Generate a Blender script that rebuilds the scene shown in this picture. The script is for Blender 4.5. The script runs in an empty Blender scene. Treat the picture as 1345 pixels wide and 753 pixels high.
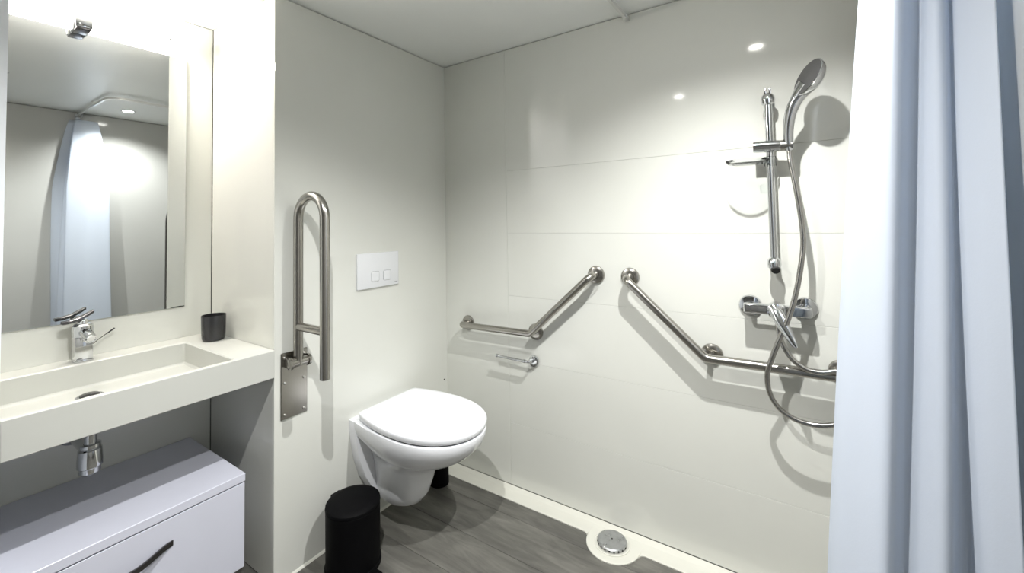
import bpy, bmesh, math, random
from mathutils import Vector, Matrix
random.seed(7)
PI = math.pi
SC = bpy.context.scene
COL = SC.collection

# ------------------------------------------------------------------ camera
H = 2.166
ALC = -0.5144          # alcove back wall
WA = -0.9393           # end of the toilet wall
VZ = 0.8426            # washbasin top
cam_d = bpy.data.cameras.new('camera')
cam = bpy.data.objects.new('camera', cam_d)
COL.objects.link(cam)
SC.camera = cam
cam_d.sensor_fit = 'HORIZONTAL'
cam_d.sensor_width = 36.0
cam_d.lens = 555.517 / 1345 * 36.0
cam_d.shift_x = (672.5 - 662.543) / 1345
cam_d.shift_y = (272.668 - 376.5) / 1345
cam_d.clip_start = 0.02
RX, RY, RZ = 0.0345, -0.0166, 0.5898
fw = Vector((-math.sin(RZ), math.cos(RZ), 0)); rt = Vector((math.cos(RZ), math.sin(RZ), 0)); up = Vector((0, 0, 1))
f2 = fw * math.cos(RX) + up * math.sin(RX); u2 = up * math.cos(RX) - fw * math.sin(RX)
r3 = rt * math.cos(RY) + u2 * math.sin(RY); u3 = u2 * math.cos(RY) - rt * math.sin(RY)
M = Matrix((r3, u3, -f2)).transposed().to_4x4()
M.translation = Vector((1.5707, -1.7623, 1.294))
cam.matrix_world = M

# ------------------------------------------------------------------ world, exposure, lamps' strength
W = bpy.data.worlds.new('world'); SC.world = W; W.use_nodes = True
W.node_tree.nodes['Background'].inputs[0].default_value = (0.75, 0.85, 1.0, 1)
W.node_tree.nodes['Background'].inputs[1].default_value = 0.3
vs = SC.view_settings
vs.view_transform = 'Standard'; vs.look = 'None'; vs.gamma = 1.0; vs.use_curve_mapping = False
vs.exposure = 0.22
SPOT_W = 112.0
TUBE_E = 190.0
try:
    SC.cycles.max_bounces = 14; SC.cycles.diffuse_bounces = 8; SC.cycles.glossy_bounces = 6
    SC.cycles.transparent_max_bounces = 12
    SC.cycles.sample_clamp_indirect = 6.0
    SC.cycles.caustics_reflective = False; SC.cycles.caustics_refractive = False
except Exception:
    pass

# ------------------------------------------------------------------ materials
def mat(name, col, rough=0.5, metal=0.0, noise=0.0, nscale=8.0, bump=0.0, bscale=60.0, spec=0.5, coat=0.0,
        stretch=(1, 1, 1), trans=0.0, rnoise=0.0):
    m = bpy.data.materials.new(name); m.use_nodes = True
    nt = m.node_tree; b = nt.nodes['Principled BSDF']
    b.inputs['Base Color'].default_value = (*col, 1); b.inputs['Roughness'].default_value = rough
    b.inputs['Metallic'].default_value = metal; b.inputs['Specular IOR Level'].default_value = spec
    b.inputs['Coat Weight'].default_value = coat
    b.inputs['Coat Roughness'].default_value = 0.06
    b.inputs['Transmission Weight'].default_value = trans
    tc = nt.nodes.new('ShaderNodeTexCoord'); mp = nt.nodes.new('ShaderNodeMapping')
    mp.inputs['Scale'].default_value = stretch
    nt.links.new(tc.outputs['Object'], mp.inputs['Vector'])
    if noise:
        n = nt.nodes.new('ShaderNodeTexNoise'); n.inputs['Scale'].default_value = nscale; n.inputs['Detail'].default_value = 5
        nt.links.new(mp.outputs[0], n.inputs['Vector'])
        r = nt.nodes.new('ShaderNodeValToRGB')
        r.color_ramp.elements[0].position = 0.3; r.color_ramp.elements[1].position = 0.7
        r.color_ramp.elements[0].color = (*[c * (1 - noise) for c in col], 1)
        r.color_ramp.elements[1].color = (*[min(1, c * (1 + noise)) for c in col], 1)
        nt.links.new(n.outputs['Fac'], r.inputs['Fac']); nt.links.new(r.outputs[0], b.inputs['Base Color'])
        if rnoise:
            mr = nt.nodes.new('ShaderNodeMapRange')
            mr.inputs[3].default_value = max(0.02, rough - rnoise); mr.inputs[4].default_value = rough + rnoise
            nt.links.new(n.outputs['Fac'], mr.inputs[0]); nt.links.new(mr.outputs[0], b.inputs['Roughness'])
    if bump:
        n2 = nt.nodes.new('ShaderNodeTexNoise'); n2.inputs['Scale'].default_value = bscale; n2.inputs['Detail'].default_value = 3
        nt.links.new(mp.outputs[0], n2.inputs['Vector'])
        bp = nt.nodes.new('ShaderNodeBump'); bp.inputs['Strength'].default_value = bump; bp.inputs['Distance'].default_value = 0.002
        nt.links.new(n2.outputs['Fac'], bp.inputs['Height']); nt.links.new(bp.outputs[0], b.inputs['Normal'])
    return m

M_PANEL = mat('cream laminate', (0.64, 0.645, 0.60), 0.075, noise=0.015, nscale=3, spec=0.5, bump=0.03, bscale=9)
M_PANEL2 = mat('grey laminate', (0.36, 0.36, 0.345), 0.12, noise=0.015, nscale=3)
M_JOINT = mat('light joint', (0.42, 0.415, 0.39), 0.6, noise=0.05)
M_CORE = mat('dark joint', (0.10, 0.095, 0.08), 0.8, noise=0.1)
M_CEIL = mat('ceiling paint', (0.80, 0.81, 0.79), 0.38, noise=0.015, nscale=4)
M_WALLP = mat('painted wall', (0.20, 0.20, 0.195), 0.3, noise=0.02, nscale=3)
M_COVE = mat('cream gutter plastic', (0.62, 0.615, 0.555), 0.35, noise=0.02, nscale=12)
M_SOLID = mat('white mineral cast', (0.51, 0.515, 0.48), 0.35, noise=0.012, nscale=6)
M_CERA = mat('white ceramic', (0.84, 0.85, 0.88), 0.09, noise=0.008, nscale=4, coat=0.4)
M_LID = mat('white seat plastic', (0.86, 0.87, 0.90), 0.2, noise=0.008, nscale=5)
M_LAC = mat('white lacquer', (0.60, 0.61, 0.695), 0.35, noise=0.012, nscale=10)
M_DOOR = mat('white door paint', (0.88, 0.91, 0.95), 0.4, noise=0.01, nscale=6)
M_PLATE = mat('white flush plastic', (0.70, 0.71, 0.725), 0.25, noise=0.008, nscale=8)
M_STEEL = mat('brushed steel', (0.40, 0.385, 0.355), 0.22, 1.0, noise=0.015, nscale=90)
M_CHROME = mat('chrome', (0.64, 0.65, 0.66), 0.06, 1.0, noise=0.015, nscale=10)
M_HOSE = mat('ribbed steel hose', (0.42, 0.41, 0.39), 0.2, 1.0, noise=0.02, nscale=60, bump=0.1, bscale=300)
M_DKCHROME = mat('dark chrome', (0.13, 0.125, 0.13), 0.18, 1.0, noise=0.05)
M_GREYFACE = mat('grey spray face', (0.045, 0.045, 0.045), 0.4, 0.0, noise=0.06, nscale=90)
M_BLACK = mat('black plastic', (0.002, 0.002, 0.0025), 0.6, noise=0.1, spec=0.08)
M_CUP = mat('black glazed cup', (0.02, 0.02, 0.021), 0.22, noise=0.1)
M_GRATE = mat('dull metal grate', (0.50, 0.51, 0.52), 0.3, 0.9, noise=0.12, nscale=45, rnoise=0.12)
M_HOLE = mat('black hole', (0.01, 0.01, 0.01), 0.7, noise=0.1)
M_SCREW = mat('screw steel', (0.7, 0.69, 0.66), 0.2, 1.0, noise=0.03)
M_GREYMARK = mat('grey print', (0.25, 0.25, 0.26), 0.5, noise=0.02)
M_ALU = mat('white aluminium', (0.72, 0.72, 0.70), 0.3, 0.5, noise=0.02)

def mirror_mat():
    m = mat('mirror silver', (0.68, 0.70, 0.69), 0.012, 1.0, noise=0.004, nscale=3)
    return m
M_MIRROR = mirror_mat()

def emis(name, col, s):
    m = bpy.data.materials.new(name); m.use_nodes = True; nt = m.node_tree
    b = nt.nodes['Principled BSDF']; b.inputs['Base Color'].default_value = (0.9, 0.9, 0.9, 1)
    b.inputs['Emission Color'].default_value = (*col, 1); b.inputs['Emission Strength'].default_value = s
    return m
M_TUBE = emis('lit tube', (1.0, 0.93, 0.86), TUBE_E)
M_LED = emis('lit led', (1.0, 0.97, 0.92), 70.0)

def curtain_mat():
    m = bpy.data.materials.new('white curtain cloth'); m.use_nodes = True; nt = m.node_tree
    b = nt.nodes['Principled BSDF']; out = nt.nodes['Material Output']
    b.inputs['Base Color'].default_value = (0.67, 0.715, 0.785, 1); b.inputs['Roughness'].default_value = 0.6
    tr = nt.nodes.new('ShaderNodeBsdfTranslucent'); tr.inputs[0].default_value = (0.70, 0.76, 0.84, 1)
    mx = nt.nodes.new('ShaderNodeMixShader'); mx.inputs[0].default_value = 0.45
    tc = nt.nodes.new('ShaderNodeTexCoord'); n = nt.nodes.new('ShaderNodeTexNoise'); n.inputs['Scale'].default_value = 350
    bp = nt.nodes.new('ShaderNodeBump'); bp.inputs['Strength'].default_value = 0.12; bp.inputs['Distance'].default_value = 0.001
    nt.links.new(tc.outputs['Object'], n.inputs['Vector']); nt.links.new(n.outputs['Fac'], bp.inputs['Height'])
    nt.links.new(bp.outputs[0], b.inputs['Normal'])
    nt.links.new(b.outputs[0], mx.inputs[1]); nt.links.new(tr.outputs[0], mx.inputs[2]); nt.links.new(mx.outputs[0], out.inputs[0])
    return m
M_CURT = curtain_mat()

def clear_mat():
    m = bpy.data.materials.new('clear plastic'); m.use_nodes = True; nt = m.node_tree
    out = nt.nodes['Material Output']; nt.nodes.remove(nt.nodes['Principled BSDF'])
    t = nt.nodes.new('ShaderNodeBsdfTransparent'); t.inputs[0].default_value = (0.96, 0.97, 0.97, 1)
    g = nt.nodes.new('ShaderNodeBsdfGlossy'); g.inputs['Roughness'].default_value = 0.06
    lw = nt.nodes.new('ShaderNodeLayerWeight'); lw.inputs[0].default_value = 0.12
    mx = nt.nodes.new('ShaderNodeMixShader')
    nt.links.new(lw.outputs['Fresnel'], mx.inputs[0]); nt.links.new(t.outputs[0], mx.inputs[1]); nt.links.new(g.outputs[0], mx.inputs[2])
    nt.links.new(mx.outputs[0], out.inputs[0])
    return m
M_CLEAR = clear_mat()

def plank_mat():
    m = bpy.data.materials.new('grey wood plank'); m.use_nodes = True; nt = m.node_tree
    b = nt.nodes['Principled BSDF']; b.inputs['Roughness'].default_value = 0.42
    tc = nt.nodes.new('ShaderNodeTexCoord'); oi = nt.nodes.new('ShaderNodeObjectInfo')
    ad = nt.nodes.new('ShaderNodeVectorMath'); ad.operation = 'ADD'
    sc = nt.nodes.new('ShaderNodeVectorMath'); sc.operation = 'SCALE'; sc.inputs['Scale'].default_value = 37.0
    nt.links.new(oi.outputs['Random'], sc.inputs[0]); nt.links.new(tc.outputs['Object'], ad.inputs[0]); nt.links.new(sc.outputs[0], ad.inputs[1])
    mp = nt.nodes.new('ShaderNodeMapping'); mp.inputs['Scale'].default_value = (2.2, 14.0, 1)
    nt.links.new(ad.outputs[0], mp.inputs[0])
    n = nt.nodes.new('ShaderNodeTexNoise'); n.inputs['Scale'].default_value = 1.6; n.inputs['Detail'].default_value = 8; n.inputs['Roughness'].default_value = 0.65
    n.inputs['Distortion'].default_value = 0.6
    nt.links.new(mp.outputs[0], n.inputs['Vector'])
    r = nt.nodes.new('ShaderNodeValToRGB'); e = r.color_ramp.elements
    e[0].position = 0.28; e[0].color = (0.062, 0.061, 0.056, 1); e[1].position = 0.72; e[1].color = (0.185, 0.183, 0.168, 1)
    k = r.color_ramp.elements.new(0.5); k.color = (0.118, 0.117, 0.107, 1)
    nt.links.new(n.outputs['Fac'], r.inputs[0])
    n2 = nt.nodes.new('ShaderNodeTexNoise'); n2.inputs['Scale'].default_value = 3.5; n2.inputs['Detail'].default_value = 3
    nt.links.new(ad.outputs[0], n2.inputs['Vector'])
    mx = nt.nodes.new('ShaderNodeMix'); mx.data_type = 'RGBA'; mx.blend_type = 'MULTIPLY'; mx.inputs[0].default_value = 1.0
    r2 = nt.nodes.new('ShaderNodeValToRGB'); r2.color_ramp.elements[0].position = 0.3; r2.color_ramp.elements[1].position = 0.75
    r2.color_ramp.elements[0].color = (0.82, 0.80, 0.79, 1); r2.color_ramp.elements[1].color = (1.08, 1.06, 1.02, 1)
    nt.links.new(n2.outputs['Fac'], r2.inputs[0])
    nt.links.new(r.outputs[0], mx.inputs[6]); nt.links.new(r2.outputs[0], mx.inputs[7]); nt.links.new(mx.outputs[2], b.inputs['Base Color'])
    bp = nt.nodes.new('ShaderNodeBump'); bp.inputs['Strength'].default_value = 0.25; bp.inputs['Distance'].default_value = 0.0015
    nt.links.new(n.outputs['Fac'], bp.inputs['Height']); nt.links.new(bp.outputs[0], b.inputs['Normal'])
    return m
M_PLANK = plank_mat()

# ------------------------------------------------------------------ helpers
def V(*a): return Vector(a)

def bx(bm, x0, x1, y0, y1, z0, z1, bev=0.0, seg=2):
    r = bmesh.ops.create_cube(bm, size=1.0)
    vs_ = r['verts']
    for v in vs_:
        v.co = Vector(((x0 + x1) / 2 + v.co.x * (x1 - x0), (y0 + y1) / 2 + v.co.y * (y1 - y0), (z0 + z1) / 2 + v.co.z * (z1 - z0)))
    if bev:
        es = list({e for v in vs_ for e in v.link_edges})
        bmesh.ops.bevel(bm, geom=es, offset=bev, segments=seg, affect='EDGES', profile=0.5)

def frame(axis):
    a = axis.normalized()
    t = V(0, 0, 1) if abs(a.z) < 0.9 else V(1, 0, 0)
    u = a.cross(t).normalized(); v = a.cross(u).normalized()
    return a, u, v

def loft(bm, rings, cap0=True, cap1=True, closed=True):
    vr = [[bm.verts.new(p) for p in r] for r in rings]
    n = len(vr[0])
    for a, b in zip(vr, vr[1:]):
        for i in range(n if closed else n - 1):
            j = (i + 1) % n
            bm.faces.new((a[i], a[j], b[j], b[i]))
    if cap0: bm.faces.new(vr[0][::-1])
    if cap1: bm.faces.new(vr[-1])

def lathe(bm, org, axis, prof, n=32):
    """prof: list of (r, h) along the axis."""
    a, u, v = frame(Vector(axis)); org = Vector(org)
    rings = []
    for r, h in prof:
        r = max(r, 1e-5)
        rings.append([org + a * h + (u * math.cos(2 * PI * i / n) + v * math.sin(2 * PI * i / n)) * r for i in range(n)])
    loft(bm, rings)

def tube(bm, pts, rad, n=16, cap=True):
    pts = [Vector(p) for p in pts]
    rads = rad if isinstance(rad, (list, tuple)) else [rad] * len(pts)
    t0 = (pts[1] - pts[0]).normalized(); a, u, v = frame(t0)
    rings = []; nrm = u
    for i, p in enumerate(pts):
        if i == 0: t = (pts[1] - p)
        elif i == len(pts) - 1: t = (p - pts[i - 1])
        else: t = (pts[i + 1] - p).normalized() + (p - pts[i - 1]).normalized()
        t.normalize()
        nrm = (nrm - t * nrm.dot(t)).normalized(); b = t.cross(nrm)
        rings.append([p + (nrm * math.cos(2 * PI * k / n) + b * math.sin(2 * PI * k / n)) * rads[i] for k in range(n)])
    loft(bm, rings, cap, cap)

def fillet(pts, rad, seg=8):
    pts = [Vector(p) for p in pts]; out = [pts[0]]
    for i in range(1, len(pts) - 1):
        p = pts[i]; a = (pts[i - 1] - p); b = (pts[i + 1] - p)
        ang = a.angle(b); R = rad[i] if isinstance(rad, dict) else rad
        d = min(R / math.tan(ang / 2), a.length * 0.49, b.length * 0.49)
        R = d * math.tan(ang / 2)
        p0 = p + a.normalized() * d; p1 = p + b.normalized() * d
        c = p + (a.normalized() + b.normalized()).normalized() * (R / math.sin(ang / 2))
        e0 = (p0 - c).normalized(); e1 = (p1 - c).normalized()
        th = PI - ang; tv = (e1 - e0 * e0.dot(e1)).normalized()
        for k in range(seg + 1):
            out.append(c + (e0 * math.cos(th * k / seg) + tv * math.sin(th * k / seg)) * R)
    out.append(pts[-1])
    return out

def spline(pts, sub=8):
    P = [Vector(p) for p in pts]; P = [P[0] * 2 - P[1]] + P + [P[-1] * 2 - P[-2]]
    out = []
    for i in range(1, len(P) - 2):
        for k in range(sub):
            t = k / sub; a, b, c, d = P[i - 1:i + 3]
            out.append(0.5 * ((2 * b) + (c - a) * t + (2 * a - 5 * b + 4 * c - d) * t * t + (3 * b - 3 * c + d - a) * t ** 3))
    out.append(P[-2])
    return out

def disc_prism(bm, outline, z0, z1, bev=0.0):
    loft(bm, [[V(x, y, z0) for x, y in outline], [V(x, y, z1) for x, y in outline]])

def obj(name, bm, m, parent=None, loc=None, smooth=True, ang=35, recalc=True):
    if recalc: bmesh.ops.recalc_face_normals(bm, faces=bm.faces)
    off = Vector(loc) if loc is not None else (parent.matrix_world.translation if (parent is not None) else Vector((0, 0, 0)))
    if parent is None and loc is None:
        off = Vector((0, 0, 0))
    for v in bm.verts: v.co -= off
    if smooth:
        for f in bm.faces: f.smooth = True
        for e in bm.edges:
            if len(e.link_faces) == 2 and e.calc_face_angle(0) > math.radians(ang): e.smooth = False
    me = bpy.data.meshes.new(name); bm.to_mesh(me); bm.free()
    me.materials.append(m)
    o = bpy.data.objects.new(name, me); COL.objects.link(o)
    if parent is not None:
        o.parent = parent
        o.matrix_world = Matrix.Translation(off)
        pw = parent.matrix_world.translation
        o.location = off - pw
        o.matrix_parent_inverse = Matrix()
        o.matrix_world = Matrix.Translation(off)
    else:
        o.location = off; o.matrix_world = Matrix.Translation(off)
    return o

def NB(): return bmesh.new()

def thing(name, label, cat, loc=(0, 0, 0), group=None):
    o = bpy.data.objects.new(name, None); COL.objects.link(o); o.empty_display_size = 0.05
    o.location = loc; o.matrix_world = Matrix.Translation(Vector(loc))
    o['label'] = label; o['category'] = cat
    if group: o['group'] = group
    return o

def tag(o, label, cat, group=None):
    o['label'] = label; o['category'] = cat
    if group: o['group'] = group
    return o

def struct(o, label=None):
    o['kind'] = 'structure'
    if label: o['label'] = label
    return o

def boxo(name, ext, m, parent=None, bev=0.0, **k):
    bm = NB(); bx(bm, *ext, bev=bev); return obj(name, bm, m, parent, **k)

# ------------------------------------------------------------------ room shell
YB = -2.62   # wall behind the camera
XR = 1.79
G = 0.0015
floor = struct(boxo('floor', (-1.1, 1.95, YB - 0.15, 0.15, -0.12, -0.004), M_CORE))
rows = [-0.0] + [-0.175 - 0.187 * k for k in range(14)]
for k in range(len(rows) - 1):
    y1, y0 = rows[k], max(rows[k + 1], YB)
    if y1 - y0 < 0.01: continue
    cuts = [-1.0] + [c for c in ([-0.42, 1.41], [-0.27, 1.56], [-0.60, 1.23], [-0.36, 1.47])[k % 4]] + [XR]
    for a, b in zip(cuts, cuts[1:]):
        bm = NB(); bx(bm, a + G * 0.5, b - G * 0.5, y0 + G * 0.5, y1 - G * 0.5, -0.0045, 0.0, bev=0.001, seg=1)
        obj('plank', bm, M_PLANK, floor, loc=((a + b) / 2, (y0 + y1) / 2, 0))
ceiling = struct(boxo('ceiling', (-1.1, 1.95, YB - 0.15, 0.15, H, H + 0.1), M_CEIL))

# shower wall with its laminate panels
wb = struct(boxo('wall_back', (-0.6, 1.95, 0.010, 0.12, 0, H), M_JOINT))
S = 0.405
GP = 0.0003
TOP = H - 0.004
def panel(parent, x0, x1, y0, y1, z0, z1, m=M_PANEL):
    bm = NB(); bx(bm, x0, x1, y0, y1, z0, z1, bev=0.0007, seg=1)
    return obj('panel', bm, m, parent, loc=((x0 + x1) / 2, (y0 + y1) / 2, (z0 + z1) / 2))
panel(wb, -0.004, S - GP, 0, 0.0105, 0.0135, TOP)
zs = [0.0135, 0.3116, 0.6182, 0.930, 1.2393, 1.549, TOP]
for a, b in zip(zs, zs[1:]):
    panel(wb, S + GP, XR, 0, 0.0105, a + GP, b - GP)

# toilet wall, with the alcove side
wl = struct(boxo('wall_left', (ALC + 0.012, -0.010, WA + 0.010, 0.0, 0, H), M_CORE))
panel(wl, -0.0105, 0.0, WA, -0.0002, 0.004, TOP)
panel(wl, ALC + 0.003, -0.0110, WA, WA + 0.0105, 0.004, TOP)
bm = NB(); lathe(bm, (0.0, -0.028, 0.45), (1, 0, 0), [(0.004, 0), (0.004, 0.0015), (0.001, 0.002)], 12)
obj('wall_plug', bm, M_HOLE, wl)
wc = struct(boxo('wall_alcove', (ALC - 0.1, ALC - 0.010, -1.587, WA + 0.02, 0, H), M_CORE))
panel(wc, ALC - 0.0105, ALC, -1.586, WA - 0.002, 0.004, TOP)
# white painted pier closing the alcove on the left
wf = struct(boxo('wall_left_end', (ALC - 0.1, 0.0, YB, -1.5865, 0, H), M_DOOR), 'white painted wall at the left edge beside the mirror')
struct(boxo('wall_front', (-1.1, 1.95, YB - 0.1, YB, 0, H), M_WALLP))
wr = struct(boxo('wall_right', (XR + 0.010, XR + 0.11, YB, 0.0, 0, H), M_CORE))
panel(wr, XR, XR + 0.0105, -1.30, -0.001, 0.004, TOP, M_PANEL2)
panel(wr, XR, XR + 0.0105, YB, -1.302, 0.004, TOP, M_PANEL2)

# white silicone bead under the toilet wall
bm = NB(); loft(bm, [[V(0.0, y, 0), V(0.007, y, 0), V(0.005, y, 0.004), V(0.0, y, 0.008)] for y in (WA, -0.09)])
struct(obj('baseboard_left', bm, M_COVE))

# ------------------------------------------------------------------ floor gutter along the shower wall, with drain
bm = NB()
GCX, GCY, GR = 0.948, -0.090, 0.106
yE = -0.0898
def gut_y(x):      # front edge of the gutter with the round collar bulge
    dx = x - GCX
    if abs(dx) < GR:
        yc = GCY - math.sqrt(max(0, GR * GR - dx * dx))
        return min(yE, yc)
    # small fillets where the collar leaves the strip
    e = abs(dx) - GR
    if e < 0.022: return yE - 0.022 * (1 - math.sqrt(max(0, 1 - (1 - e / 0.022) ** 2)))
    return yE
xs = []
x = 0.0
while x < GCX - GR - 0.024: xs.append(x); x += 0.05
n = 90
for i in range(n + 1):
    t = -math.cos(PI * i / n); xs.append(GCX + t * GR)
for i in range(9): xs.append(GCX - GR - 0.022 + 0.022 * i / 9); xs.append(GCX + GR + 0.022 * (i + 1) / 9)
x = GCX + GR + 0.05
while x < XR: xs.append(x); x += 0.05
xs.append(XR)
xs = sorted(set(round(a, 5) for a in xs))
rings = []
for x in xs:
    ye = gut_y(x)
    rings.append([V(x, 0.0, 0.0), V(x, -0.0006, 0.0112), V(x, -0.004, 0.0108), V(x, -0.022, 0.0035), V(x, -0.030, 0.0022), V(x, -0.045, 0.0022),
                  V(x, ye + 0.012, 0.003), V(x, ye + 0.004, 0.0045), V(x, ye, 0.0035), V(x, ye, 0.0)])
loft(bm, rings)
gut = struct(obj('trim_1', bm, M_COVE, ang=50), 'cream floor gutter strip along the shower wall with round drain collar')
fd = thing('floor_drain', 'round dull metal floor drain cover set in the cream gutter collar', 'drain', (0.944, -0.092, 0.004))
bm = NB(); lathe(bm, (0.944, -0.092, 0.003), (0, 0, 1), [(0.070, 0), (0.070, 0.002), (0.066, 0.0032), (0.062, 0.0012)], 40); obj('drain_ring', bm, M_COVE, fd)
bm = NB(); lathe(bm, (0.944, -0.092, 0.004), (0, 0, 1), [(0.055, 0), (0.0575, 0.006), (0.0575, 0.011), (0.054, 0.0145), (0.03, 0.0165), (0.004, 0.017)], 40); obj('drain_cover', bm, M_GRATE, fd)
bm = NB(); lathe(bm, (0.944, -0.092, 0.0205), (0, 0, 1), [(0.0035, 0), (0.0035, 0.001), (0.002, 0.0012)], 12); obj('screw', bm, M_HOLE, fd)
for k in range(10):
    a = PI + PI * 1.0 * (k + 0.5) / 10
    bm = NB(); c = V(0.944 + math.cos(a) * 0.0578, -0.092 + math.sin(a) * 0.0578, 0.011)
    lathe(bm, c, (math.cos(a), math.sin(a), 0), [(0.0035, -0.001), (0.0035, 0.0004), (0.002, 0.0008)], 8)
    obj('slot', bm, M_HOLE, fd)

# ------------------------------------------------------------------ downlights
def downlight(x, y, label):
    t = thing('downlight', label, 'light', (x, y, H), 'recessed ceiling downlights')
    bm = NB(); lathe(bm, (x, y, H), (0, 0, -1), [(0.040, -0.002), (0.042, 0.0), (0.042, 0.003), (0.034, 0.005), (0.031, 0.001)], 36); obj('trim_ring', bm, M_PLATE, t)
    bm = NB(); lathe(bm, (x, y, H), (0, 0, -1), [(0.030, 0.0012), (0.030, 0.0024), (0.001, 0.0028)], 32); obj('lens', bm, M_LED, t)
    l = bpy.data.lights.new('downlight_lamp', 'SPOT'); l.energy = SPOT_W; l.color = (1.0, 1.0, 0.985)
    l.spot_size = math.radians(140); l.spot_blend = 0.95; l.shadow_soft_size = 0.012
    lo = bpy.data.objects.new('downlight_lamp', l); COL.objects.link(lo); lo.parent = t; lo.location = (0, 0, -0.018)
    return t
downlight(1.465, -0.72, 'recessed ceiling downlight over the shower, nearest the shower wall')
downlight(0.96, -1.40, 'recessed ceiling downlight in mid ceiling, in front of the washbasin')

# ------------------------------------------------------------------ mirror and its lamp
bm = NB(); bx(bm, ALC + 0.0005, ALC + 0.006, -1.5825, -1.039, 0.968, 1.9975, bev=0.001, seg=1)
tag(obj('mirror', bm, M_MIRROR), 'large frameless rectangular wall mirror above the washbasin', 'mirror')
t = thing('mirror_lamp', 'glowing white tube lamp with chrome clip on top of the mirror', 'light', (ALC + 0.04, -1.366, 2.06))
bm = NB(); tube(bm, [(ALC + 0.050, -1.5765, 2.064), (ALC + 0.050, -1.120, 2.064)], 0.019, 20); obj('light_tube', bm, M_TUBE, t)
for y in (-1.5805, -1.115):
    bm = NB(); tube(bm, [(ALC + 0.050, y - 0.004, 2.064), (ALC + 0.050, y + 0.004, 2.064)], 0.0195, 20); obj('end_cap', bm, M_PLATE, t)
bm = NB()
bx(bm, ALC + 0.001, ALC + 0.034, -1.388, -1.343, 1.992, 2.050, bev=0.004)
bx(bm, ALC + 0.006, ALC + 0.072, -1.385, -1.346, 2.036, 2.046, bev=0.003)
bx(bm, ALC + 0.064, ALC + 0.074, -1.388, -1.343, 1.996, 2.046, bev=0.003)
obj('bracket', bm, M_CHROME, t)
bm = NB(); bx(bm, ALC + 0.001, ALC + 0.07, -1.384, -1.347, 1.990, 1.996, bev=0.001); obj('bracket_underside', bm, M_DKCHROME, t)

# ------------------------------------------------------------------ washbasin
y0, y1 = -1.5855, WA - 0.002
bx0, bx1 = -0.415, -0.014     # basin inner back / front
by0, by1 = -1.5805, -1.070
ZB = 0.759
wbz = thing('washbasin', 'long white cast washbasin with a rectangular trough, filling the alcove', 'basin', (-0.25, -1.26, 0.743))
bm = NB()
X0, X1, Z0, Z1 = ALC + 0.001, 0.0085, 0.7431, VZ
outer_t = [V(X0, y0, Z1), V(X1, y0, Z1), V(X1, y1, Z1), V(X0, y1, Z1)]
def rr(x0, x1, ya, yb, r, z, n=6):
    out = []
    for cx, cy, a0 in ((x1 - r, yb - r, 0), (x0 + r, yb - r, 90), (x0 + r, ya + r, 180), (x1 - r, ya + r, 270)):
        for k in range(n + 1):
            a = math.radians(a0 + 90 * k / n); out.append(V(cx + r * math.cos(a), cy + r * math.sin(a), z))
    return out
# outer skin: bottom, sides, top rounded; top opening bridged to the trough
N = 6
er = 0.002
rings = [rr(X0 + 0.001, X1 - er, y0, y1, 0.002, Z0, N), rr(X0, X1, y0, y1, 0.003, Z0 + er, N), rr(X0, X1, y0, y1, 0.003, Z1 - er, N), rr(X0 + 0.001, X1 - er, y0, y1, 0.002, Z1, N),
         rr(bx0 - 0.004, bx1 + 0.004, by0 - 0.004, by1 + 0.004, 0.012, Z1, N), rr(bx0, bx1, by0, by1, 0.010, Z1 - 0.004, N),
         rr(bx0 + 0.001, bx1, by0, by1, 0.010, ZB + 0.008, N), rr(bx0 + 0.007, bx1 - 0.006, by0 + 0.006, by1 - 0.006, 0.008, ZB + 0.0005, N),
         rr(-0.30, -0.29, -1.37, -1.36, 0.002, ZB - 0.001, N)]
loft(bm, rings)
obj('basin_body', bm, M_SOLID, wbz)
bm = NB(); lathe(bm, (-0.300, -1.366, ZB - 0.001), (0, 0, 1), [(0.034, 0), (0.034, 0.004), (0.029, 0.0065), (0.027, 0.003)], 32); obj('drain_flange', bm, M_CHROME, wbz)
bm = NB(); lathe(bm, (-0.300, -1.366, ZB + 0.001), (0, 0, 1), [(0.024, 0), (0.024, 0.006), (0.020, 0.0085), (0.002, 0.0095)], 32); obj('drain_plug', bm, M_DKCHROME, wbz)

# faucet
fc = thing('basin_faucet', 'chrome single-lever basin mixer tap on the back ledge under the mirror', 'tap', (-0.462, -1.362, VZ))
FX, FY = -0.458, -1.353
bm = NB(); bx(bm, FX - 0.026, FX + 0.026, FY - 0.024, FY + 0.024, VZ, VZ + 0.007, bev=0.002); obj('foot', bm, M_CHROME, fc)
bm = NB(); bx(bm, FX - 0.024, FX + 0.024, FY - 0.023, FY + 0.023, VZ + 0.006, VZ + 0.084, bev=0.003); obj('body', bm, M_CHROME, fc)
bm = NB(); lathe(bm, (FX, FY, VZ + 0.080), (0, 0, 1), [(0.024, 0), (0.0275, 0.004), (0.028, 0.03), (0.027, 0.040), (0.021, 0.046), (0.004, 0.048)], 28); obj('cartridge_cover', bm, M_CHROME, fc)
bm = NB(); tube(bm, spline([(FX, FY, VZ + 0.098), (FX + 0.03, FY + 0.001, VZ + 0.099), (FX + 0.06, FY + 0.003, VZ + 0.094), (FX + 0.075, FY + 0.004, VZ + 0.087)], 6), [0.016] * 12 + [0.0155] * 7, 18)
obj('spout', bm, M_CHROME, fc)
bm = NB(); lathe(bm, (FX + 0.074, FY + 0.004, VZ + 0.0875), (0.80, 0.05, -0.5), [(0.0145, 0), (0.0155, 0.002), (0.0155, 0.010), (0.012, 0.011), (0.011, 0.009)], 20); obj('aerator', bm, M_CHROME, fc)
bm = NB()
pts = [(0.027, 0.010, 0.165), (0.012, 0.014, 0.156), (-0.008, 0.017, 0.145), (-0.03, 0.015, 0.139), (-0.052, 0.012, 0.137)]
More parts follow.
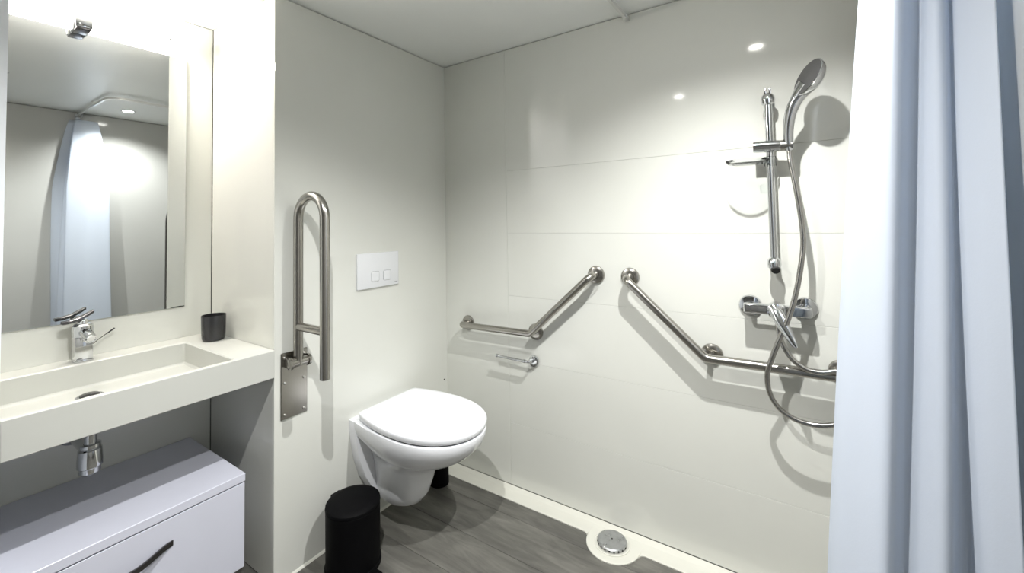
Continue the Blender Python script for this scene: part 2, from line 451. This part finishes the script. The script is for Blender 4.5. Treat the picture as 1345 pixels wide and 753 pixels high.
rings = []
for y, w, z in pts:
    z += VZ; y += FY
    rings.append([V(FX - w, y, z - 0.005), V(FX + w, y, z - 0.005), V(FX + w * 0.9, y, z + 0.005), V(FX - w * 0.9, y, z + 0.005)])
loft(bm, rings); bmesh.ops.bevel(bm, geom=bm.edges[:], offset=0.001, segments=1, affect='EDGES')
obj('lever', bm, M_DKCHROME, fc)
bm = NB(); lathe(bm, (FX, FY, VZ + 0.126), (0, 0, 1), [(0.014, 0), (0.014, 0.010), (0.010, 0.016)], 20); obj('lever_base', bm, M_CHROME, fc)
bm = NB(); tube(bm, [(-0.485, -1.338, VZ + 0.03), (-0.488, -1.305, VZ + 0.058), (-0.49, -1.268, VZ + 0.083)], [0.0012, 0.0014, 0.0014], 8)
tube(bm, [(-0.489, -1.285, VZ + 0.0715), (-0.49, -1.262, VZ + 0.087)], [0.0022, 0.0030], 8); obj('lift_rod', bm, M_DKCHROME, fc)

# cup
bm = NB()
lathe(bm, (-0.352, -0.995, VZ), (0, 0, 1), [(0.030, 0.0), (0.036, 0.002), (0.0395, 0.010), (0.041, 0.03), (0.0425, 0.098), (0.0418, 0.100), (0.0395, 0.0985), (0.038, 0.03), (0.032, 0.012), (0.002, 0.010)], 40)
tag(obj('tumbler', bm, M_CUP, loc=(-0.352, -0.995, VZ)), 'black tumbler standing on the right ledge of the washbasin', 'cup')

# bottle trap
bt = thing('bottle_trap', 'chrome bottle trap hanging under the white washbasin', 'pipe', (-0.290, -1.366, 0.743))
tx, ty = -0.285, -1.366
bm = NB(); lathe(bm, (tx, ty, 0.7431), (0, 0, -1), [(0.030, 0.0), (0.030, 0.012), (0.018, 0.020), (0.016, 0.021), (0.016, 0.13)], 28); obj('tailpipe', bm, M_CHROME, bt)
bm = NB(); lathe(bm, (tx, ty, 0.618), (0, 0, -1), [(0.018, 0.0), (0.026, 0.002), (0.026, 0.012), (0.024, 0.014), (0.029, 0.018), (0.031, 0.05), (0.031, 0.07), (0.026, 0.074), (0.026, 0.088), (0.018, 0.096), (0.002, 0.098)], 32); obj('bottle', bm, M_CHROME, bt)
bm = NB(); tube(bm, [(tx - 0.02, ty, 0.585), (ALC + 0.002, ty, 0.585)], 0.015, 18)
lathe(bm, (ALC + 0.0005, ty, 0.585), (1, 0, 0), [(0.036, 0), (0.034, 0.006), (0.018, 0.010)], 28); obj('waste_pipe', bm, M_CHROME, bt)
bm = NB(); lathe(bm, (tx, ty - 0.075, 0.7425), (0, 0, -1), [(0.024, 0.0), (0.024, 0.025), (0.012, 0.035), (0.010, 0.04)], 20)
tube(bm, fillet([(tx, ty - 0.075, 0.71), (tx, ty - 0.075, 0.685), (tx, ty - 0.01, 0.685)], 0.02), 0.009, 12)
obj('overflow_pipe', bm, M_BLACK, bt)

# ------------------------------------------------------------------ drawer cabinet under the basin
CX0, CX1, CY0, CY1 = ALC + 0.004, -0.045, -1.573, -1.016
cb = thing('drawer_cabinet', 'low white drawer cabinet with bowed dark handle under the washbasin', 'cabinet', (-0.28, -1.30, 0))
bm = NB(); bx(bm, CX0, CX1 - 0.018, CY0 + 0.002, CY1 - 0.002, 0.108, 0.399); obj('carcass', bm, M_LAC, cb)
bm = NB(); bx(bm, CX0, CX1 + 0.003, CY0, CY1, 0.401, 0.4285, bev=0.0015, seg=1); obj('cabinet_top', bm, M_LAC, cb)
bm = NB(); bx(bm, CX1 - 0.0175, CX1, CY0 + 0.001, CY1 - 0.001, 0.108, 0.3965, bev=0.0012, seg=1); dr = obj('drawer', bm, M_LAC, cb)
bm = NB()
hp = spline([(CX1 - 0.001, -1.505, 0.319), (CX1 + 0.008, -1.475, 0.317), (CX1 + 0.027, -1.42, 0.310), (CX1 + 0.032, -1.365, 0.308), (CX1 + 0.027, -1.31, 0.310), (CX1 + 0.008, -1.255, 0.317), (CX1 - 0.001, -1.225, 0.319)], 6)
rings = []
for i, p in enumerate(hp):
    rings.append([p + V(-0.003, 0, -0.008), p + V(0.003, 0, -0.008), p + V(0.003, 0, 0.008), p + V(-0.003, 0, 0.008)])
loft(bm, rings); obj('handle', bm, M_DKCHROME, dr)
for x in (CX0 + 0.05, CX1 - 0.06):
    for y in (CY0 + 0.06, CY1 - 0.05):
        bm = NB(); lathe(bm, (x, y, 0.108), (0, 0, -1), [(0.022, 0), (0.022, 0.004), (0.008, 0.006), (0.008, 0.05)], 16)
        bx(bm, x - 0.014, x + 0.014, y - 0.011, y + 0.011, 0.045, 0.065, bev=0.003)
        ft = obj('caster', bm, M_DKCHROME, cb)
        for s in (-1, 1):
            bm = NB(); lathe(bm, (x, y + s * 0.012, 0.027), (0, s, 0), [(0.020, -0.006), (0.026, -0.004), (0.027, 0.0), (0.026, 0.005), (0.018, 0.007), (0.003, 0.007)], 20)
            obj('wheel', bm, M_BLACK, ft)

# ------------------------------------------------------------------ folding support rail on the toilet wall
fr = thing('folding_support_rail', 'brushed steel folding support rail folded up against the wall beside the toilet', 'grab bar', (0, -0.865, 0.70))
bm = NB(); bx(bm, 0.0005, 0.005, -0.917, -0.813, 0.578, 0.822, bev=0.002, seg=1); pl = obj('wall_plate', bm, M_STEEL, fr)
for y in (-0.903, -0.828):
    for z in (0.804, 0.712, 0.595):
        bm = NB(); lathe(bm, (0.004, y, z), (1, 0, 0), [(0.006, 0), (0.0055, 0.003), (0.003, 0.0045), (0.0005, 0.005)], 12); obj('screw', bm, M_SCREW, pl)
LX, RXX, LY = 0.033, 0.201, -0.867
r_ = 0.0172
bm = NB()
R = (RXX - LX) / 2; cz = 1.318; cxm = (LX + RXX) / 2
pts = [V(LX, LY, 0.775), V(LX, LY, 1.0)] + [V(cxm - R * math.cos(a), LY, cz + R * math.sin(a)) for a in [PI * k / 24 for k in range(25)]] + [V(RXX, LY, 1.0), V(RXX, LY, 0.752)]
tube(bm, pts, r_, 24); obj('rail_tube', bm, M_STEEL, fr)
bm = NB(); tube(bm, [(LX, LY, 0.917), (RXX, LY, 0.917)], 0.0155, 20); obj('crossbar', bm, M_STEEL, fr)
bm = NB(); tube(bm, [(LX, LY - 0.032, 0.785), (LX, LY + 0.040, 0.785)], 0.017, 22); hg = obj('hinge_barrel', bm, M_STEEL, fr)
for s in (-0.0335, 0.0415):
    bm = NB(); sg = 1 if s > 0 else -1; lathe(bm, (LX, LY + s, 0.785), (0, sg, 0), [(0.022, -0.007), (0.022, 0.001), (0.012, 0.003), (0.004, 0.004)], 20); obj('hinge_cap', bm, M_STEEL, hg)
for s in (-0.034, 0.038):
    bm = NB(); bx(bm, 0.004, LX + 0.008, LY + s - 0.003, LY + s + 0.003, 0.768, 0.803, bev=0.002, seg=1); obj('hinge_bracket', bm, M_STEEL, fr)

# ------------------------------------------------------------------ flush plate
fy, fz, PW, PH = -0.5871, 1.1644, 0.234, 0.157
fp = thing('flush_plate', 'white rectangular dual flush plate on the wall above the toilet', 'flush plate', (0, fy + PW / 2, fz - PH / 2))
bm = NB(); bx(bm, 0.0005, 0.011, fy, fy + PW, fz - PH, fz, bev=0.0025); pt = obj('plate', bm, M_PLATE, fp)
for yc in (fy + 0.096, fy + 0.163):
    zc = fz - 0.107
    def rrx(hw, hh, r, x, n=5):
        o_ = []
        for cy, cz_, a0 in ((hw - r, hh - r, 0), (-hw + r, hh - r, 90), (-hw + r, -hh + r, 180), (hw - r, -hh + r, 270)):
            for k in range(n + 1):
                a = math.radians(a0 + 90 * k / n); o_.append(V(x, yc + cy + r * math.cos(a), zc + cz_ + r * math.sin(a)))
        return o_
    bm = NB(); loft(bm, [rrx(0.0225, 0.0235, 0.009, 0.010), rrx(0.0225, 0.0235, 0.009, 0.0116), rrx(0.0215, 0.0225, 0.009, 0.0116), rrx(0.0212, 0.0222, 0.009, 0.0106)]); obj('button_groove', bm, M_GREYMARK, fp)
    bm = NB(); loft(bm, [rrx(0.021, 0.022, 0.008, 0.0105), rrx(0.021, 0.022, 0.008, 0.0125), rrx(0.019, 0.020, 0.008, 0.0138), rrx(0.010, 0.011, 0.006, 0.0130)]); obj('button', bm, M_PLATE, fp)
bm = NB(); bx(bm, 0.0108, 0.0114, fy + PW - 0.026, fy + PW - 0.008, fz - PH + 0.011, fz - PH + 0.0145); obj('logo_mark', bm, M_GREYMARK, fp)

# ------------------------------------------------------------------ toilet
TY = -0.455
def dshape(x0, xm, x1, hb, hw, z, nf=28, ns=8, nb=6, cr=0.02, p=2.15):
    """closed outline: straight back at x0, sides to xm, superelliptic front to x1."""
    out = []
    for k in range(nf + 1):
        a = -PI / 2 + PI * k / nf
        c, s = math.cos(a), math.sin(a)
        out.append(V(xm + (x1 - xm) * (abs(c) ** (2 / p)), TY + hw * math.copysign(abs(s) ** (2 / p), s), z))
    def side(sg):
        o_ = []
        for k in range(1, ns + 1):
            t = k / ns; x = xm + (x0 + cr - xm) * t
            w = hw + (hb - hw) * (t * t)
            o_.append(V(x, TY + sg * w, z))
        return o_
    out += side(1)
    for k in range(1, nb + 1):
        a = PI / 2 * k / nb
        out.append(V(x0 + cr - cr * math.sin(a), TY + hb - cr + cr * math.cos(a), z))
    lft = [V(v.x, 2 * TY - v.y, v.z) for v in (side(1) + [V(x0 + cr - cr * math.sin(PI / 2 * k / nb), TY + hb - cr + cr * math.cos(PI / 2 * k / nb), z) for k in range(1, nb + 1)])]
    return out + lft[::-1]
tl = thing('toilet', 'white wall-hung toilet with closed lid in the corner', 'toilet', (0.0, TY, 0.08))
bm = NB()
L = [(0.469, 0.002, 0.26, 0.525, 0.160, 0.176, 0.02), (0.472, 0.004, 0.26, 0.533, 0.166, 0.183, 0.02)]
lev = [  # z, x0, xm, x1, hb, hw, corner
    (0.110, 0.002, 0.13, 0.195, 0.050, 0.058, 0.015), (0.114, 0.002, 0.14, 0.222, 0.058, 0.068, 0.015), (0.127, 0.002, 0.15, 0.248, 0.062, 0.076, 0.015), (0.160, 0.002, 0.16, 0.272, 0.064, 0.082, 0.015),
    (0.210, 0.002, 0.17, 0.292, 0.066, 0.087, 0.015), (0.270, 0.002, 0.18, 0.314, 0.070, 0.096, 0.015), (0.310, 0.002, 0.20, 0.352, 0.078, 0.113, 0.015),
    (0.335, 0.002, 0.22, 0.415, 0.090, 0.138, 0.015), (0.355, 0.002, 0.24, 0.465, 0.108, 0.157, 0.016), (0.375, 0.002, 0.25, 0.497, 0.128, 0.170, 0.017), (0.395, 0.002, 0.26, 0.518, 0.146, 0.179, 0.018),
    (0.415, 0.002, 0.27, 0.539, 0.157, 0.188, 0.018), (0.440, 0.002, 0.28, 0.551, 0.165, 0.194, 0.018), (0.462, 0.002, 0.28, 0.556, 0.167, 0.1965, 0.018), (0.468, 0.002, 0.28, 0.555, 0.166, 0.1955, 0.018), (0.470, 0.004, 0.28, 0.550, 0.162, 0.191, 0.016)]
loft(bm, [dshape(x0, xm, x1, hb, hw, z, cr=cr) for z, x0, xm, x1, hb, hw, cr in lev])
# flange against the wall: wide above, narrowing to the outlet
fl = [(0.110, 0.050, 0.045), (0.116, 0.062, 0.060), (0.155, 0.090, 0.058), (0.22, 0.124, 0.050), (0.30, 0.150, 0.044), (0.38, 0.164, 0.042), (0.44, 0.170, 0.042), (0.4685, 0.170, 0.044), (0.4712, 0.167, 0.042)]
rings = []
for z, hw, th in fl:
    c = 0.012
    rings.append([V(0.001, TY - hw, z), V(th - c, TY - hw, z), V(th - c * 0.3, TY - hw + c * 0.3, z), V(th, TY - hw + c, z), V(th, TY + hw - c, z), V(th - c * 0.3, TY + hw - c * 0.3, z), V(th - c, TY + hw, z), V(0.001, TY + hw, z)])
loft(bm, rings)
obj('bowl', bm, M_CERA, tl, ang=32)
bm = NB()
loft(bm, [dshape(0.060, 0.28, 0.545, 0.154, 0.186, 0.4703), dshape(0.060, 0.28, 0.545, 0.154, 0.186, 0.4765)])
obj('seat_gap_shade', bm, M_HOLE, tl, ang=60)  # black slab in the seat gap stands in for its dark shadow line
bm = NB()
loft(bm, [dshape(0.050, 0.28, 0.551, 0.158, 0.191, 0.4760), dshape(0.047, 0.28, 0.554, 0.161, 0.194, 0.4785), dshape(0.046, 0.28, 0.557, 0.163, 0.1965, 0.488), dshape(0.046, 0.28, 0.557, 0.163, 0.1965, 0.4905)])
obj('seat', bm, M_LID, tl, ang=60)
bm = NB()
loft(bm, [dshape(0.046, 0.28, 0.5575, 0.1635, 0.197, 0.4910), dshape(0.045, 0.28, 0.558, 0.164, 0.198, 0.500), dshape(0.047, 0.28, 0.554, 0.162, 0.195, 0.505), dshape(0.053, 0.28, 0.546, 0.156, 0.188, 0.5085),
          dshape(0.075, 0.28, 0.515, 0.135, 0.165, 0.5105), dshape(0.15, 0.28, 0.40, 0.07, 0.08, 0.5120)])
obj('lid', bm, M_LID, tl, ang=60)
for s in (-1, 1):
    bm = NB(); tube(bm, [(0.052, TY + s * 0.075 - 0.022, 0.486), (0.052, TY + s * 0.075 + 0.022, 0.486)], 0.011, 14); obj('hinge', bm, M_LID, tl)

# ------------------------------------------------------------------ pedal bin and brush pot
bnx, bny, br, bh = 0.150, -0.716, 0.100, 0.247
bn = thing('pedal_bin', 'black round pedal bin on the floor against the wall left of the toilet', 'bin', (bnx, bny, 0))
bm = NB(); lathe(bm, (bnx, bny, 0), (0, 0, 1), [(br - 0.004, 0.0), (br + 0.003, 0.002), (br + 0.003, 0.014), (br - 0.001, 0.017), (br - 0.001, bh - 0.024), (br - 0.003, bh - 0.022)], 44); obj('bin_body', bm, M_BLACK, bn)
bm = NB(); lathe(bm, (bnx, bny, bh - 0.0215), (0, 0, 1), [(br - 0.003, 0.0), (br + 0.0005, 0.002), (br - 0.001, 0.010), (br - 0.012, 0.0175), (br - 0.03, 0.021), (0.002, 0.0235)], 44); obj('bin_lid', bm, M_BLACK, bn)
bm = NB(); px, py = bnx + 0.055, bny - 0.10
bx(bm, bnx + 0.085, bnx + 0.142, bny - 0.022, bny + 0.022, 0.006, 0.016, bev=0.003); obj('pedal', bm, M_BLACK, bn)
bm = NB(); bx(bm, bnx - 0.116, bnx - 0.095, bny - 0.02, bny + 0.02, bh - 0.045, bh - 0.018, bev=0.003); obj('lid_hinge', bm, M_BLACK, bn)

bp = thing('toilet_brush_holder', 'black toilet brush pot on the floor behind the toilet by the shower wall', 'brush holder', (0.085, -0.165, 0))
bm = NB(); lathe(bm, (0.085, -0.165, 0), (0, 0, 1), [(0.044, 0), (0.047, 0.002), (0.046, 0.10), (0.044, 0.112), (0.040, 0.114), (0.038, 0.110), (0.010, 0.1105)], 32); obj('pot', bm, M_BLACK, bp)
bm = NB(); lathe(bm, (0.085, -0.165, 0.108), (0, 0, 1), [(0.039, 0), (0.038, 0.006), (0.010, 0.012), (0.007, 0.02), (0.0065, 0.19), (0.008, 0.20), (0.008, 0.215), (0.004, 0.22), (0.0005, 0.221)], 20); obj('brush_handle', bm, M_BLACK, bp)

# ------------------------------------------------------------------ angled grab bars on the shower wall
def flange(bm, x, z):
    lathe(bm, (x, -0.0004, z), (0, -1, 0), [(0.0385, 0), (0.0385, 0.003), (0.036, 0.008), (0.028, 0.012), (0.018, 0.0135)], 36)
def grab_bar(label, path, fl, post, fillr):
    t = thing('grab_bar', label, 'grab bar', (fl[1][0], 0, fl[1][1]))
    bm = NB(); tube(bm, fillet(path, fillr, 10), 0.0162, 24); obj('bar_tube', bm, M_STEEL, t)
    for i, (x, z) in enumerate(fl):
        bm = NB(); flange(bm, x, z); obj('wall_flange', bm, M_STEEL, t)
    x, z = fl[1]
    bm = NB(); tube(bm, [(x, -0.012, z), post], 0.010, 14); obj('post', bm, M_STEEL, t)
    return t
BY = -0.068
grab_bar('angled steel grab bar beside the toilet, level part at left and rising to the right',
         [(0.152, -0.010, 0.767), (0.152, BY, 0.770), (0.566, BY, 0.778), (0.868, BY, 1.058), (0.868, -0.010, 1.058)],
         [(0.152, 0.767), (0.560, 0.772), (0.868, 1.058)], (0.563, BY, 0.780), {1: 0.032, 2: 0.03, 3: 0.034})
grab_bar('angled steel grab bar in the shower, sloping down to the right then level',
         [(1.017, -0.010, 1.057), (1.017, BY, 1.057), (1.305, BY, 0.787), (1.702, BY, 0.790), (1.702, -0.010, 0.790)],
         [(1.017, 1.057), (1.318, 0.787), (1.702, 0.790)], (1.314, BY, 0.788), {1: 0.034, 2: 0.03, 3: 0.034})

# ------------------------------------------------------------------ paper holder
th = thing('toilet_paper_holder', 'empty chrome toilet paper holder arm under the left grab bar', 'paper holder', (0.548, 0, 0.633))
bm = NB(); lathe(bm, (0.548, -0.0004, 0.633), (0, -1, 0), [(0.0265, 0), (0.0265, 0.006), (0.025, 0.010), (0.022, 0.012), (0.012, 0.0125)], 32); obj('rosette', bm, M_CHROME, th)
bm = NB(); tube(bm, fillet([(0.548, -0.010, 0.634), (0.552, -0.052, 0.641), (0.372, -0.052, 0.643)], 0.012), 0.0065, 16); obj('arm', bm, M_CHROME, th)
bm = NB(); lathe(bm, (0.374, -0.052, 0.643), (-1, 0, 0), [(0.0075, 0), (0.0085, 0.002), (0.0085, 0.008), (0.006, 0.010)], 16)
obj('end_stop', bm, M_CHROME, th)
bm = NB(); tube(bm, [(0.526, -0.052, 0.6413), (0.519, -0.052, 0.6414)], 0.0085, 16); obj('collar', bm, M_CHROME, th)

# ------------------------------------------------------------------ shower: slide rail, head, hose, dish, mixer
RXs, RYs = 1.527, -0.060
sr = thing('shower_rail', 'chrome vertical shower slide rail on the shower wall', 'shower rail', (RXs, 0, 1.14))
bm = NB(); tube(bm, [(RXs, RYs, 1.140), (RXs, RYs, 1.715)], 0.0115, 20); obj('rail_bar', bm, M_CHROME, sr)
for z, top in ((1.700, 1), (1.140, 0)):
    bm = NB(); tube(bm, [(RXs, -0.001, z), (RXs, -0.05, z)], [0.017, 0.015], 20)
    lathe(bm, (RXs, RYs, z - 0.020), (0, 0, 1), [(0.012, 0), (0.019, 0.004), (0.0215, 0.016), (0.020, 0.030), (0.013, 0.038), (0.011, 0.040)], 28)
    obj('wall_mount', bm, M_CHROME, sr)
for s in (-0.007, 0.007):
    bm = NB(); bx(bm, RXs + s - 0.004, RXs + s + 0.004, RYs - 0.009, RYs + 0.009, 1.714, 1.738, bev=0.002); obj('top_prong', bm, M_CHROME, sr)
bm = NB(); lathe(bm, (RXs + 0.002, RYs - 0.004, 1.124), (0.15, -0.85, -0.5), [(0.013, -0.004), (0.0135, 0.012), (0.012, 0.0165), (0.002, 0.0168)], 20); obj('end_plug', bm, M_HOLE, sr)
bm = NB(); tube(bm, [(RXs - 0.047, RYs - 0.014, 1.538), (RXs + 0.030, RYs - 0.014, 1.535)], 0.0195, 24); sl = obj('slider', bm, M_CHROME, sr)
bm = NB(); tube(bm, [(RXs + 0.0305, RYs - 0.014, 1.535), (RXs + 0.066, RYs - 0.014, 1.533)], 0.0185, 24); obj('slider_clamp', bm, M_STEEL, sl)
bm = NB(); lathe(bm, (RXs, RYs, 1.517), (0, 0, 1), [(0.0125, 0), (0.015, 0.002), (0.015, 0.034), (0.0125, 0.037)], 22); obj('slider_sleeve', bm, M_CHROME, sl)

hs = thing('hand_shower', 'chrome hand shower with grey spray face clipped to the slide rail', 'shower head', (1.583, -0.078, 1.52))
hc = V(1.640, -0.150, 1.728)
hax = V(0.55, -0.35, 0.76).normalized()
nrm = V(-0.76, -0.45, 0.30); nrm = (nrm - hax * nrm.dot(hax)).normalized()
def ellathe(bm, c, nax, uax, prof, ru, n=36):
    v = nax.cross(uax)
    rings = []
    for r, h in prof:
        rings.append([c + nax * h + uax * (math.cos(2 * PI * k / n) * r * ru) + v * (math.sin(2 * PI * k / n) * r) for k in range(n)])
    loft(bm, rings)
bm = NB(); ellathe(bm, hc, nrm, hax, [(0.0005, -0.030), (0.018, -0.029), (0.036, -0.024), (0.049, -0.013), (0.054, -0.002), (0.055, 0.004), (0.053, 0.0055)], 1.08); obj('head_shell', bm, M_CHROME, hs)
bm = NB(); ellathe(bm, hc, nrm, hax, [(0.0525, 0.004), (0.052, 0.0068), (0.03, 0.0085), (0.001, 0.009)], 1.08); obj('spray_face', bm, M_GREYFACE, hs)
bm = NB(); hb = hc - nrm * 0.026 - hax * 0.006
lathe(bm, hb, -nrm, [(0.016, -0.004), (0.016, 0.006), (0.012, 0.010), (0.001, 0.0105)], 20); obj('selector_knob', bm, M_DKCHROME, hs)
bm = NB()
pts = spline([hc - nrm * 0.008 - hax * 0.020, hc - nrm * 0.006 - hax * 0.055, (1.592, -0.115, 1.640), (1.582, -0.095, 1.590), (1.581, -0.080, 1.54), (1.582, -0.078, 1.515)], 6)
k = len(pts)
rads = [0.027 - (0.027 - 0.018) * min(1, i / 8) if i < 9 else 0.018 - 0.006 * (i - 8) / (k - 9) for i in range(k)]
tube(bm, pts, rads, 20); obj('handle', bm, M_CHROME, hs)

bm = NB()
hp = [(1.582, -0.078, 1.520), (1.585, -0.082, 1.47), (1.597, -0.09, 1.381), (1.607, -0.095, 1.283), (1.609, -0.10, 1.209), (1.600, -0.108, 1.136), (1.584, -0.115, 1.050), (1.559, -0.122, 0.962),
      (1.531, -0.125, 0.890), (1.509, -0.12, 0.825), (1.497, -0.11, 0.776), (1.501, -0.10, 0.717), (1.524, -0.10, 0.673), (1.560, -0.10, 0.648), (1.604, -0.10, 0.639), (1.655, -0.10, 0.647), (1.705, -0.10, 0.680), (1.735, -0.095, 0.735),
      (1.725, -0.09, 0.795), (1.690, -0.092, 0.815), (1.644, -0.097, 0.806), (1.605, -0.096, 0.808), (1.568, -0.088, 0.832), (1.543, -0.078, 0.873), (1.533, -0.072, 0.915), (1.530, -0.070, 0.965)]
tube(bm, spline(hp, 6), 0.0082, 14)
tag(obj('shower_hose', bm, M_HOSE, loc=(1.53, -0.07, 0.965)), 'silver metal shower hose looping from the mixer over the grab bar to the hand shower', 'hose')

sd = thing('soap_dish', 'round clear plastic soap dish clipped on the shower rail', 'soap dish', (RXs, RYs, 1.485))
bm = NB(); c = (1.462, -0.098, 1.478)
lathe(bm, c, (0, 0, 1), [(0.045, 0.002), (0.058, 0.005), (0.066, 0.013), (0.0675, 0.0135), (0.0665, 0.0105), (0.059, 0.002), (0.045, -0.001)], 40)
loft(bm, [[V(c[0] + 0.046 * math.cos(a), c[1] + 0.046 * math.sin(a), c[2] + z) for a in [2 * PI * k / 40 for k in range(40)]] for z in (-0.0005, 0.0012)])
obj('dish', bm, M_CLEAR, sd)
bm = NB(); lathe(bm, (RXs, RYs, 1.470), (0, 0, 1), [(0.0122, 0), (0.0175, 0.001), (0.0175, 0.032), (0.0122, 0.033)], 24)
bx(bm, 1.490, 1.515, -0.088, -0.070, 1.474, 1.486, bev=0.002)
obj('clip', bm, M_CLEAR, sd)

mx = thing('shower_mixer', 'chrome shower mixer with slanted lever below the slide rail', 'tap', (1.528, 0, 0.985))
MY, MZ = -0.058, 0.983
for x, z in ((1.449, 0.981), (1.609, 0.986)):
    bm = NB(); lathe(bm, (x, -0.0004, z), (0, -1, 0), [(0.037, 0), (0.037, 0.003), (0.034, 0.009), (0.022, 0.013), (0.015, 0.014)], 36); obj('rosette', bm, M_CHROME, mx)
    bm = NB(); tube(bm, [(x, -0.012, z), (x, MY, MZ)], 0.0145, 18); lathe(bm, (x, -0.022, z), (0, -1, 0), [(0.013, 0), (0.0185, 0.001), (0.0185, 0.020), (0.014, 0.022)], 6); obj('union', bm, M_CHROME, mx)
bm = NB(); bx(bm, 1.432, 1.626, MY - 0.020, MY + 0.012, MZ - 0.017, MZ + 0.017, bev=0.006, seg=3); obj('mixer_body', bm, M_CHROME, mx)
bm = NB(); lathe(bm, (1.528, MY + 0.004, MZ), (0, -1, 0), [(0.024, 0), (0.028, 0.006), (0.028, 0.030), (0.025, 0.040), (0.014, 0.046), (0.002, 0.048)], 32); obj('cartridge_cover', bm, M_CHROME, mx)
bm = NB()
lv = [(1.520, MY - 0.036, MZ + 0.012, 0.016, 0.010), (1.530, MY - 0.046, MZ - 0.004, 0.020, 0.011), (1.543, MY - 0.060, MZ - 0.030, 0.019, 0.009), (1.560, MY - 0.078, MZ - 0.060, 0.014, 0.006), (1.575, MY - 0.092, MZ - 0.088, 0.009, 0.004), (1.580, MY - 0.096, MZ - 0.096, 0.004, 0.003)]
rings = []
for i, (x, y, z, w, h) in enumerate(lv):
    ax = (V(*lv[min(i + 1, 5)][:3]) - V(*lv[max(i - 1, 0)][:3])).normalized()
    wv = V(0.85, 0.1, 0.5); wv = (wv - ax * wv.dot(ax)).normalized(); nv = ax.cross(wv)
    rings.append([V(x, y, z) + wv * (w * math.cos(2 * PI * k / 16)) + nv * (h * math.sin(2 * PI * k / 16)) for k in range(16)])
loft(bm, rings); obj('lever', bm, M_CHROME, mx)
bm = NB(); lathe(bm, (1.530, MY - 0.010, MZ - 0.012), (0, 0, -1), [(0.013, 0), (0.013, 0.014), (0.011, 0.018), (0.0105, 0.028)], 20); obj('hose_outlet', bm, M_CHROME, mx)

# ------------------------------------------------------------------ curtain rail and curtain
RZc = H - 0.022
cr = thing('curtain_rail', 'slim L-shaped white metal shower curtain rail under the ceiling', 'curtain rail', (1.02, -0.45, RZc))
path = fillet([(1.033, -0.002, RZc), (1.015, -0.93, RZc), (XR - 0.002, -0.93, RZc)], 0.09, 10)
bm = NB(); rings = []
for i, p in enumerate(path):
    a = path[max(i - 1, 0)]; b = path[min(i + 1, len(path) - 1)]
    tg = (b - a).normalized(); sd_ = tg.cross(V(0, 0, 1)).normalized()
    rings.append([p + sd_ * sx + V(0, 0, sz) for sx, sz in ((-0.006, -0.007), (0.006, -0.007), (0.006, 0.007), (-0.006, 0.007))])
loft(bm, rings); obj('rail', bm, M_ALU, cr, ang=60)
bm = NB(); bx(bm, 1.0235, 1.0425, -0.030, -0.0005, RZc - 0.010, RZc + 0.010, bev=0.003); obj('wall_end', bm, M_ALU, cr)
bm = NB(); bx(bm, XR - 0.030, XR - 0.0005, -0.940, -0.920, RZc - 0.010, RZc + 0.010, bev=0.003); obj('wall_end', bm, M_ALU, cr)
for x, y in ((1.0235, -0.5), (1.35, -0.93)):
    bm = NB(); lathe(bm, (x, y, H - 0.0005), (0, 0, -1), [(0.014, 0), (0.014, 0.004), (0.005, 0.006), (0.005, 0.016)], 16); obj('ceiling_support', bm, M_ALU, cr)

ct = thing('shower_curtain', 'white shower curtain gathered in folds at the right edge', 'curtain', (1.71, -0.93, RZc))
bm = NB()
NS, NZ = 260, 50
ztop, zbot = 2.098, 0.10
# plan of the gathered cloth: (along 0..1 between left edge and wall, front-back offset), folds of unequal width
FOLD = [(0.93, 0.085), (0.75, 0.095), (0.55, 0.080), (0.40, 0.115), (0.22, 0.120), (0.08, 0.140), (0.02, 0.10), (0.005, 0.04), (0.02, -0.015),
        (0.12, -0.070), (0.215, -0.112), (0.28, -0.117), (0.36, -0.108), (0.45, -0.112), (0.55, -0.131), (0.63, -0.128), (0.70, -0.113), (0.78, -0.117), (0.88, -0.145), (0.985, -0.168)]
fs = spline([(a, b, 0) for a, b in FOLD], 12)
NS = len(fs) - 1
rows_ = []
for j in range(NZ + 1):
    z = ztop + (zbot - ztop) * j / NZ
    q = (ztop - z) / (ztop - zbot)
    xl = 1.724 - 0.158 * q ** 0.95; xr = 1.780
    A = 0.45 + 0.40 * min(1, q * 4) ** 0.7 + 0.15 * q
    yc = -0.893
    row = []
    for i, p in enumerate(fs):
        s_ = i / NS
        xx = xl + (xr - xl) * p.x + 0.004 * math.sin(9 * s_ + 4 * q)
        yy = yc + A * p.y * (1 + 0.07 * math.sin(5 * q + 6 * s_)) + 0.005 * math.sin(17 * s_ + 5 * q)
        row.append(bm.verts.new((min(xx, 1.786), yy, z)))
    rows_.append(row)
for a, b in zip(rows_, rows_[1:]):
    for i in range(NS): bm.faces.new((a[i], a[i + 1], b[i + 1], b[i]))
cl = obj('cloth', bm, M_CURT, ct, ang=80, recalc=False)
sm = cl.modifiers.new('thickness', 'SOLIDIFY'); sm.thickness = 0.0012
for i in range(9):
    x = 1.715 + 0.0075 * i; y = -0.93
    bm = NB()
    tube(bm, [V(x, y, 0) + V(0, 0.014 * math.sin(a), RZc - 0.013 + 0.022 * math.cos(a)) for a in [2 * PI * k / 20 for k in range(21)]], 0.0014, 6)
    obj('curtain_ring', bm, M_CHROME, ct)
